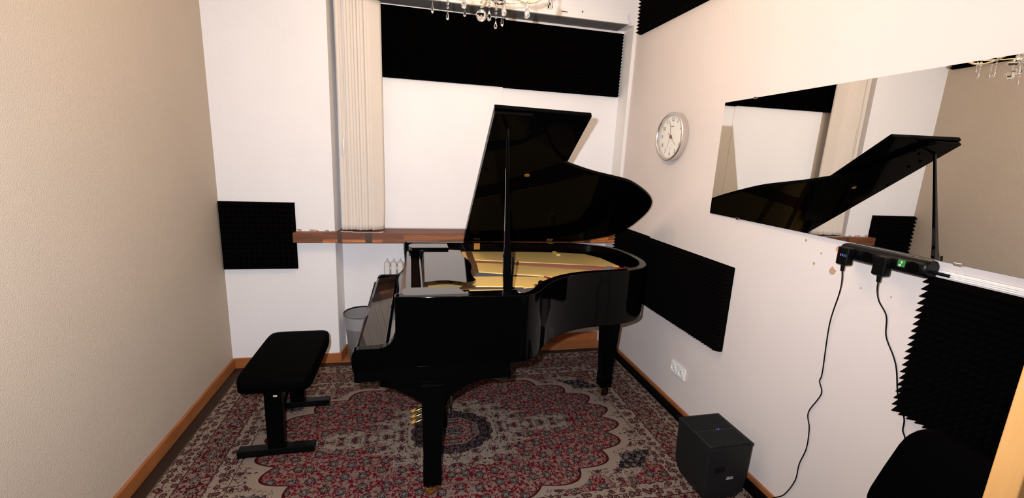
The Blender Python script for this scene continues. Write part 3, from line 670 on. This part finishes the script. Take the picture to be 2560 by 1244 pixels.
MB().box(DX-0.0006, DX, CYY-0.003, CYY+0.001, CZ-0.082, CZ-0.072).build('dial_mark', 'ink', ck)
MB().lathe([(CR-0.018, CX-0.0385), (CR-0.018, CX-0.0400)], (0, CYY, CZ), 48, ax=0).build('clock_glass', 'clockglass', ck)

# ================================================================ mirror
mr = root('wall_mirror', (W, -2.2, 1.385), 'long frameless mirror on the right wall reflecting the piano lid', 'mirror')
MT = 0.0235                                           # its near end stands a little off the wall
MX = lambda y: W-0.0015-MT*(-1.1615-y)
MB().prism([(MX(-1.1615), -1.1615), (MX(-3.35), -3.35), (MX(-3.35)-0.005, -3.35), (MX(-1.1615)-0.005, -1.1615)], 2, 1.3855, 2.0145).build('mirror_glass', 'mirror', mr)
for (y, z) in ((-2.414, 1.386), (-1.396, 2.014), (-1.399, 1.386), (-2.9, 2.014)):
    MB().box(MX(y)-0.008, W-0.0012, y-0.012, y+0.012, z-0.005, z+0.005).build('mirror_clip', 'chrome', mr, bevel=0.002)

# ================================================================ sockets
sk = root('wall_socket', (W, -1.06, 0.315), 'white double wall socket low on the right wall', 'socket')
MB().box(W-0.011, W-0.0005, -1.143, -0.985, 0.274, 0.356).build('socket_plate', 'white', sk, bevel=0.003)
for y in (-1.024, -1.104):
    MB().box(W-0.013, W-0.0112, y-0.031, y+0.031, 0.284, 0.346).build('socket_insert', 'white_gloss', sk, bevel=0.002)
    rc = MB().lathe([(0.019, W-0.0135), (0.021, W-0.0165), (0.0225, W-0.0165), (0.0225, W-0.013)], (0, y, 0.315), 28, ax=0, cap=(True, False)).build('socket_ring', 'white', sk, smooth=True)
    for dz in (-0.0095, 0.0095): MB().box(W-0.0142, W-0.0134, y-0.0025, y+0.0025, 0.315+dz-0.0025, 0.315+dz+0.0025).build('socket_hole', 'ink', sk)

# ================================================================ power strip + chargers
ps = root('power_strip', (W-0.045, -2.2, 1.352), 'black bar shaped power strip fixed under the mirror', 'power strip')
PSX, PSZ = W-0.046, 1.353
R = []
for y, k in ((-2.050, 0.82), (-2.054, 0.95), (-2.062, 1.0), (-2.345, 1.0), (-2.354, 0.93), (-2.358, 0.80)):
    R.append([(PSX+0.034*k*math.copysign(abs(math.cos(a))**0.75, math.cos(a)), y, PSZ+0.032*k*math.copysign(abs(math.sin(a))**0.75, math.sin(a))) for a in [2*PI*q/24 for q in range(24)]])
MB().rings(R).build('strip_body', 'plastic', ps, smooth=True)
MB().box(W-0.016, W-0.0005, -2.32, -2.09, 1.335, 1.371).build('strip_bracket', 'plastic', ps)
MB().box(PSX-0.0365, PSX-0.030, -2.296, -2.272, 1.345, 1.370).build('rocker_switch', 'switch', ps, bevel=0.002)
MB().box(PSX-0.0375, PSX-0.0367, -2.288, -2.284, 1.358, 1.366).build('switch_mark', 'switch_mark', ps)
MB().lathe([(0.0022, PSX-0.0375), (0.004, PSX-0.0375), (0.004, PSX-0.0367), (0.0022, PSX-0.0367)], (0, -2.282, 1.351), 14, ax=0, cap=(False, False)).build('switch_mark', 'white', ps)
for y in (-2.165, -2.32): MB().lathe([(0.019, PSX-0.0335), (0.019, PSX-0.0355), (0.016, PSX-0.0355)], (0, y, PSZ), 20, ax=0).build('strip_outlet', 'leg_black', ps)
MB().tube(spline([(PSX+0.004, -2.354, 1.345), (PSX+0.012, -2.375, 1.343), (W-0.024, -2.395, 1.341)], 4), 0.0055, 8).build('strip_lead', 'plastic', ps, smooth=True)
def charger(label, y, z, leds, path, base_y):
    r = root('usb_charger', (PSX-0.035, y, z), label, 'charger', 'chargers plugged into the power strip')
    MB().box(PSX-0.070, PSX-0.0366, y-0.023, y+0.023, z-0.037, z+0.033).build('charger_body', 'plastic', r, bevel=0.006, seg=3)
    for k, m in enumerate(leds): MB().box(PSX-0.0707, PSX-0.0699, y-0.007*k+0.004, y-0.007*k+0.0065, z-0.002, z+0.007).build('port_light', m, r)
    MB().tube([(PSX-0.055, y, z-0.037), (PSX-0.054, y, z-0.062)], [0.0075, 0.006], 10).build('cable_plug', 'plastic', r, smooth=True)
    MB().tube(spline([(PSX-0.054, y, z-0.058)] + path, 5), 0.0026, 7).build('cable', 'plastic', r, smooth=True)
charger('black charger with coloured port lights on the power strip', -2.098, 1.343, ('led_red', 'led_blue', 'led_teal', 'led_teal'),
        [(2.985, -2.085, 1.24), (3.03, -2.05, 1.17), (3.05, -2.02, 1.022), (3.052, -2.031, 0.806), (3.052, -2.027, 0.762), (3.052, -2.046, 0.71), (3.052, -2.006, 0.597), (3.052, -2.025, 0.529), (3.052, -2.031, 0.432), (3.052, -2.013, 0.336), (3.052, -2.01, 0.248), (3.052, -1.972, 0.139), (3.03, -1.94, 0.095), (3.00, -1.90, 0.040), (2.95, -1.87, 0.014), (2.90, -1.85, 0.013)], 0)
charger('black charger beside the green switch of the power strip', -2.237, 1.339, (),
        [(2.985, -2.222, 1.24), (3.03, -2.205, 1.19), (3.052, -2.226, 1.138), (3.052, -2.241, 1.064), (3.052, -2.280, 1.002), (3.052, -2.301, 0.956), (3.0545, -2.325, 0.86), (3.0545, -2.359, 0.797), (3.052, -2.366, 0.753), (3.052, -2.381, 0.722), (3.052, -2.42, 0.60), (3.03, -2.46, 0.30), (3.00, -2.50, 0.03), (2.98, -2.55, 0.004)], 0)

# ================================================================ humidifier
hm = root('humidifier', (2.84, -1.708, RT), 'black cube shaped air humidifier with slatted top near the right wall', 'humidifier')
hx0, hx1, hy0, hy1, hz = 2.716, 2.963, -1.838, -1.577, 0.330
b = MB()
def rr(x0, x1, y0, y1, z): c = 0.005; return [(x0+c, y0, z), (x1-c, y0, z), (x1, y0+c, z), (x1, y1-c, z), (x1-c, y1, z), (x0+c, y1, z), (x0, y1-c, z), (x0, y0+c, z)]
b.rings([rr(hx0+0.03, hx1-0.03, hy0+0.02, hy1-0.03, RT), rr(hx0+0.012, hx1-0.012, hy0+0.006, hy1-0.02, 0.055), rr(hx0+0.004, hx1-0.004, hy0+0.003, hy1-0.006, 0.10), rr(hx0, hx1, hy0, hy1, 0.316)])
b.build('water_tank', 'humid', hm, bevel=0.003)
b = MB().box(hx0, hx0+0.016, hy0, hy1, 0.3165, hz).box(hx1-0.016, hx1, hy0, hy1, 0.3165, hz).box(hx0+0.016, hx1-0.016, -1.715, -1.700, 0.3165, hz-0.001).box(hx0+0.016, hx1-0.016, hy0, hy0+0.008, 0.3165, hz-0.008)
top = b.build('top_frame', 'humid', hm)
for k in range(17):
    x = hx0+0.0235 + k*(hx1-hx0-0.047)/16
    MB().box(x-0.0035, x+0.0035, hy0+0.003, -1.7155, 0.3165, hz+0.001).box(x-0.0035, x+0.0035, -1.6995, hy1, 0.3165, hz+0.001).build('vent_slat', 'humid', top)
for dx, m in ((0, 'led_blue'), (-0.012, 'led_teal')): MB().lathe([(0.0035, hz), (0.0035, hz+0.0014)], (2.862+dx, -1.7075, 0), 10).build('status_light', m, top)
b = MB()
for k in range(5): b.box(2.766+0.012*k, 2.769+0.012*k, hy0-0.0008, hy0+0.004, 0.185, 0.215)
b.build('level_window', 'plastic', hm)
text('maker_text', 'VENTA', 0.0125, Matrix.Translation((2.855, hy0-0.0006, 0.150)) @ Matrix(((1, 0, 0, 0), (0, 0, -1, 0), (0, 1, 0, 0), (0, 0, 0, 1))), 'label', hm)
MB().box(2.836, 2.874, hy0-0.0008, hy0+0.004, 0.1405, 0.1418).build('maker_line', 'label', hm)
MB().tube(spline([(2.955, -1.66, 0.06), (2.985, -1.675, 0.065), (3.015, -1.69, 0.075), (3.024, -1.72, 0.066)], 5), 0.0045, 8).build('power_cord', 'plastic', hm, smooth=True)

# ================================================================ chair (its back shows at the lower right)
ch = root('office_chair', (2.62, -2.72, 0.0), 'black upholstered chair with a rounded backrest at the right wall beside the door', 'chair')
R = []
cs, sn = math.cos(math.radians(0)), math.sin(math.radians(0))
for dx, k in ((-0.030, 0.90), (-0.024, 0.985), (-0.008, 1.0), (0.012, 1.0), (0.026, 0.985), (0.030, 0.90)):
    ring = []
    for q in range(40):
        a = 2*PI*q/40; c, s_ = math.cos(a), math.sin(a); e = 0.38
        yy = 0.215*k*math.copysign(abs(c)**e, c); zz = 0.175*k*math.copysign(abs(s_)**e, s_)
        ring.append((2.770+dx+0.03*(zz/0.17), -2.738+yy*(1.0-0.13*(zz/0.17)), 0.772+zz))
    R.append(ring)
MB().rings(R).build('backrest', 'leather', ch, smooth=True)
MB().tube(spline([(2.80, -2.722, 0.80), (2.82, -2.722, 0.62), (2.79, -2.722, 0.45), (2.70, -2.722, 0.42), (2.60, -2.722, 0.42)], 5), 0.016, 8).build('back_bar', 'leg_black', ch, smooth=True)
R = []
for z, k in ((0.425, 0.9), (0.435, 1.0), (0.465, 1.0), (0.482, 0.93)):
    R.append([(2.565+0.215*k*math.copysign(abs(math.cos(a))**0.4, math.cos(a)), -2.70+0.20*k*math.copysign(abs(math.sin(a))**0.4, math.sin(a)), z) for a in [2*PI*q/32 for q in range(32)]])
MB().rings(R).build('seat', 'leather', ch, smooth=True)
MB().tube([(2.565, -2.70, 0.425), (2.565, -2.70, 0.07)], 0.022, 12).build('gas_column', 'leg_black', ch, smooth=True)
for k in range(5):
    a = 2*PI*k/5+0.3; MB().tube([(2.565, -2.70, 0.085), (2.565+0.19*math.cos(a), -2.70+0.19*math.sin(a), 0.055)], [0.018, 0.012], 8).build('base_arm', 'leg_black', ch)
    MB().ball((2.565+0.19*math.cos(a), -2.70+0.19*math.sin(a), 0.0255), 0.025, 10, 8).build('castor', 'plastic', ch, smooth=True)

# ================================================================ chandelier
HC = Vector((1.63, -1.54, 0))
cl = root('chandelier', (HC.x, HC.y, 2.25), 'crystal chandelier with hanging glass drops at the top of the view', 'chandelier')
MB().lathe([(0.0, 2.262), (0.012, 2.266), (0.020, 2.280), (0.012, 2.295), (0.016, 2.33), (0.030, 2.36), (0.018, 2.40), (0.012, 2.55), (0.028, 2.60), (0.012, 2.66)], (HC.x, HC.y, 0), 20).build('stem', 'chrome', cl, smooth=True)
MB().tube([(HC.x, HC.y, 2.66), (HC.x, HC.y, CH-0.03)], 0.006, 8).build('hanging_rod', 'chrome', cl)
MB().lathe([(0.055, CH-0.0005), (0.055, CH-0.02), (0.02, CH-0.045)], (HC.x, HC.y, 0), 24).build('ceiling_cup', 'chrome', cl, smooth=True)
MB().lathe([(0.020, 2.262), (0.024, 2.258), (0.028, 2.262), (0.024, 2.266)], (HC.x+0.03, HC.y, 0), 24, cap=(False, False)).build('bottom_ring', 'chrome', cl, smooth=True)
MC = mat('champagne_glass_arm', (0.85, 0.72, 0.52), 0.15, 0.0, 0.5, Transmission_Weight=0.5)
AR = 0.27
for k in range(5):
    a = 2*PI*k/5 + 0.35; d = Vector((math.cos(a), math.sin(a), 0))
    pts = spline([HC+Vector((0, 0, 2.37)), HC+d*0.07+Vector((0, 0, 2.315)), HC+d*0.16+Vector((0, 0, 2.292)), HC+d*0.235+Vector((0, 0, 2.318)), HC+d*AR+Vector((0, 0, 2.365))], 8)
    arm = MB().tube(pts, 0.0055, 8).build('arm', MC, cl, smooth=True)
    e = HC + d*AR
    MB().lathe([(0.006, 2.36), (0.034, 2.372), (0.036, 2.380), (0.010, 2.384), (0.011, 2.45), (0.0, 2.45)], (e.x, e.y, 0), 16).build('candle_cup', 'glass', arm, smooth=True)
    MB().lathe([(0.008, 2.451), (0.016, 2.475), (0.013, 2.505), (0.002, 2.535)], (e.x, e.y, 0), 12).build('bulb', 'bulb', arm, smooth=True)
    li = bpy.data.lights.new('bulb_light', 'POINT'); lo = bpy.data.objects.new('bulb_light', li); COL.objects.link(lo)
    li.energy = LAMP_W; li.color = LAMP_C; li.shadow_soft_size = 0.03; lo.location = (e.x, e.y, 2.56); 
drops = [(1.401, -1.45, 2.263, 2.216, 0.011), (1.4725, -1.32, 2.275, 2.234, 0.013), (1.5055, -1.66, 2.225, 2.186, 0.021), (1.5495, -1.30, 2.297, 2.261, 0.014),
         (1.6355, -1.45, 2.261, 2.213, 0.020), (1.643, -1.57, 2.187, 2.153, 0.014), (1.645, -1.72, 2.202, 2.159, 0.023), (1.698, -1.42, 2.250, 2.206, 0.014), (1.7535, -1.63, 2.234, 2.187, 0.027), (1.8175, -1.72, 2.246, 2.199, 0.025)]
for (x, y, z1, z0, wd_) in drops:
    L = z1-z0; r = wd_/2
    dp = MB().lathe([(0.0008, z1), (r*0.30, z1-L*0.22), (r*0.72, z1-L*0.50), (r, z1-L*0.76), (r*0.80, z1-L*0.92), (r*0.25, z0)], (x, y, 0), 10).build('crystal_drop', 'glass', cl)
    b = MB(); zz = z1+0.008; top_z = 2.32
    while zz < top_z: b.ball((x, y, zz), 0.0055, 8, 5); zz += 0.0145
    b.tube([(x, y, z1-0.001), (x, y, top_z+0.012)], 0.0006, 4)
    b.build('crystal_beads', 'glass', dp)
bl = MB().ball((1.595, -1.50, 2.216), 0.0225, 14, 9).build('crystal_ball', 'glass', cl)
b = MB()
for k in range(4): b.ball((1.595, -1.50, 2.249+0.015*k), 0.006, 8, 5)
b.tube([(1.595, -1.50, 2.238), (1.595, -1.50, 2.312)], 0.0006, 4); b.build('crystal_beads', 'glass', bl)
# little hoops that carry the drops
for rad_, z in ((0.10, 2.335), (0.255, 2.335)):
    MB().tube([(HC.x+rad_*math.cos(2*PI*k/40), HC.y+rad_*math.sin(2*PI*k/40), z) for k in range(41)], 0.003, 6).build('drop_hoop', MC, cl, smooth=True)
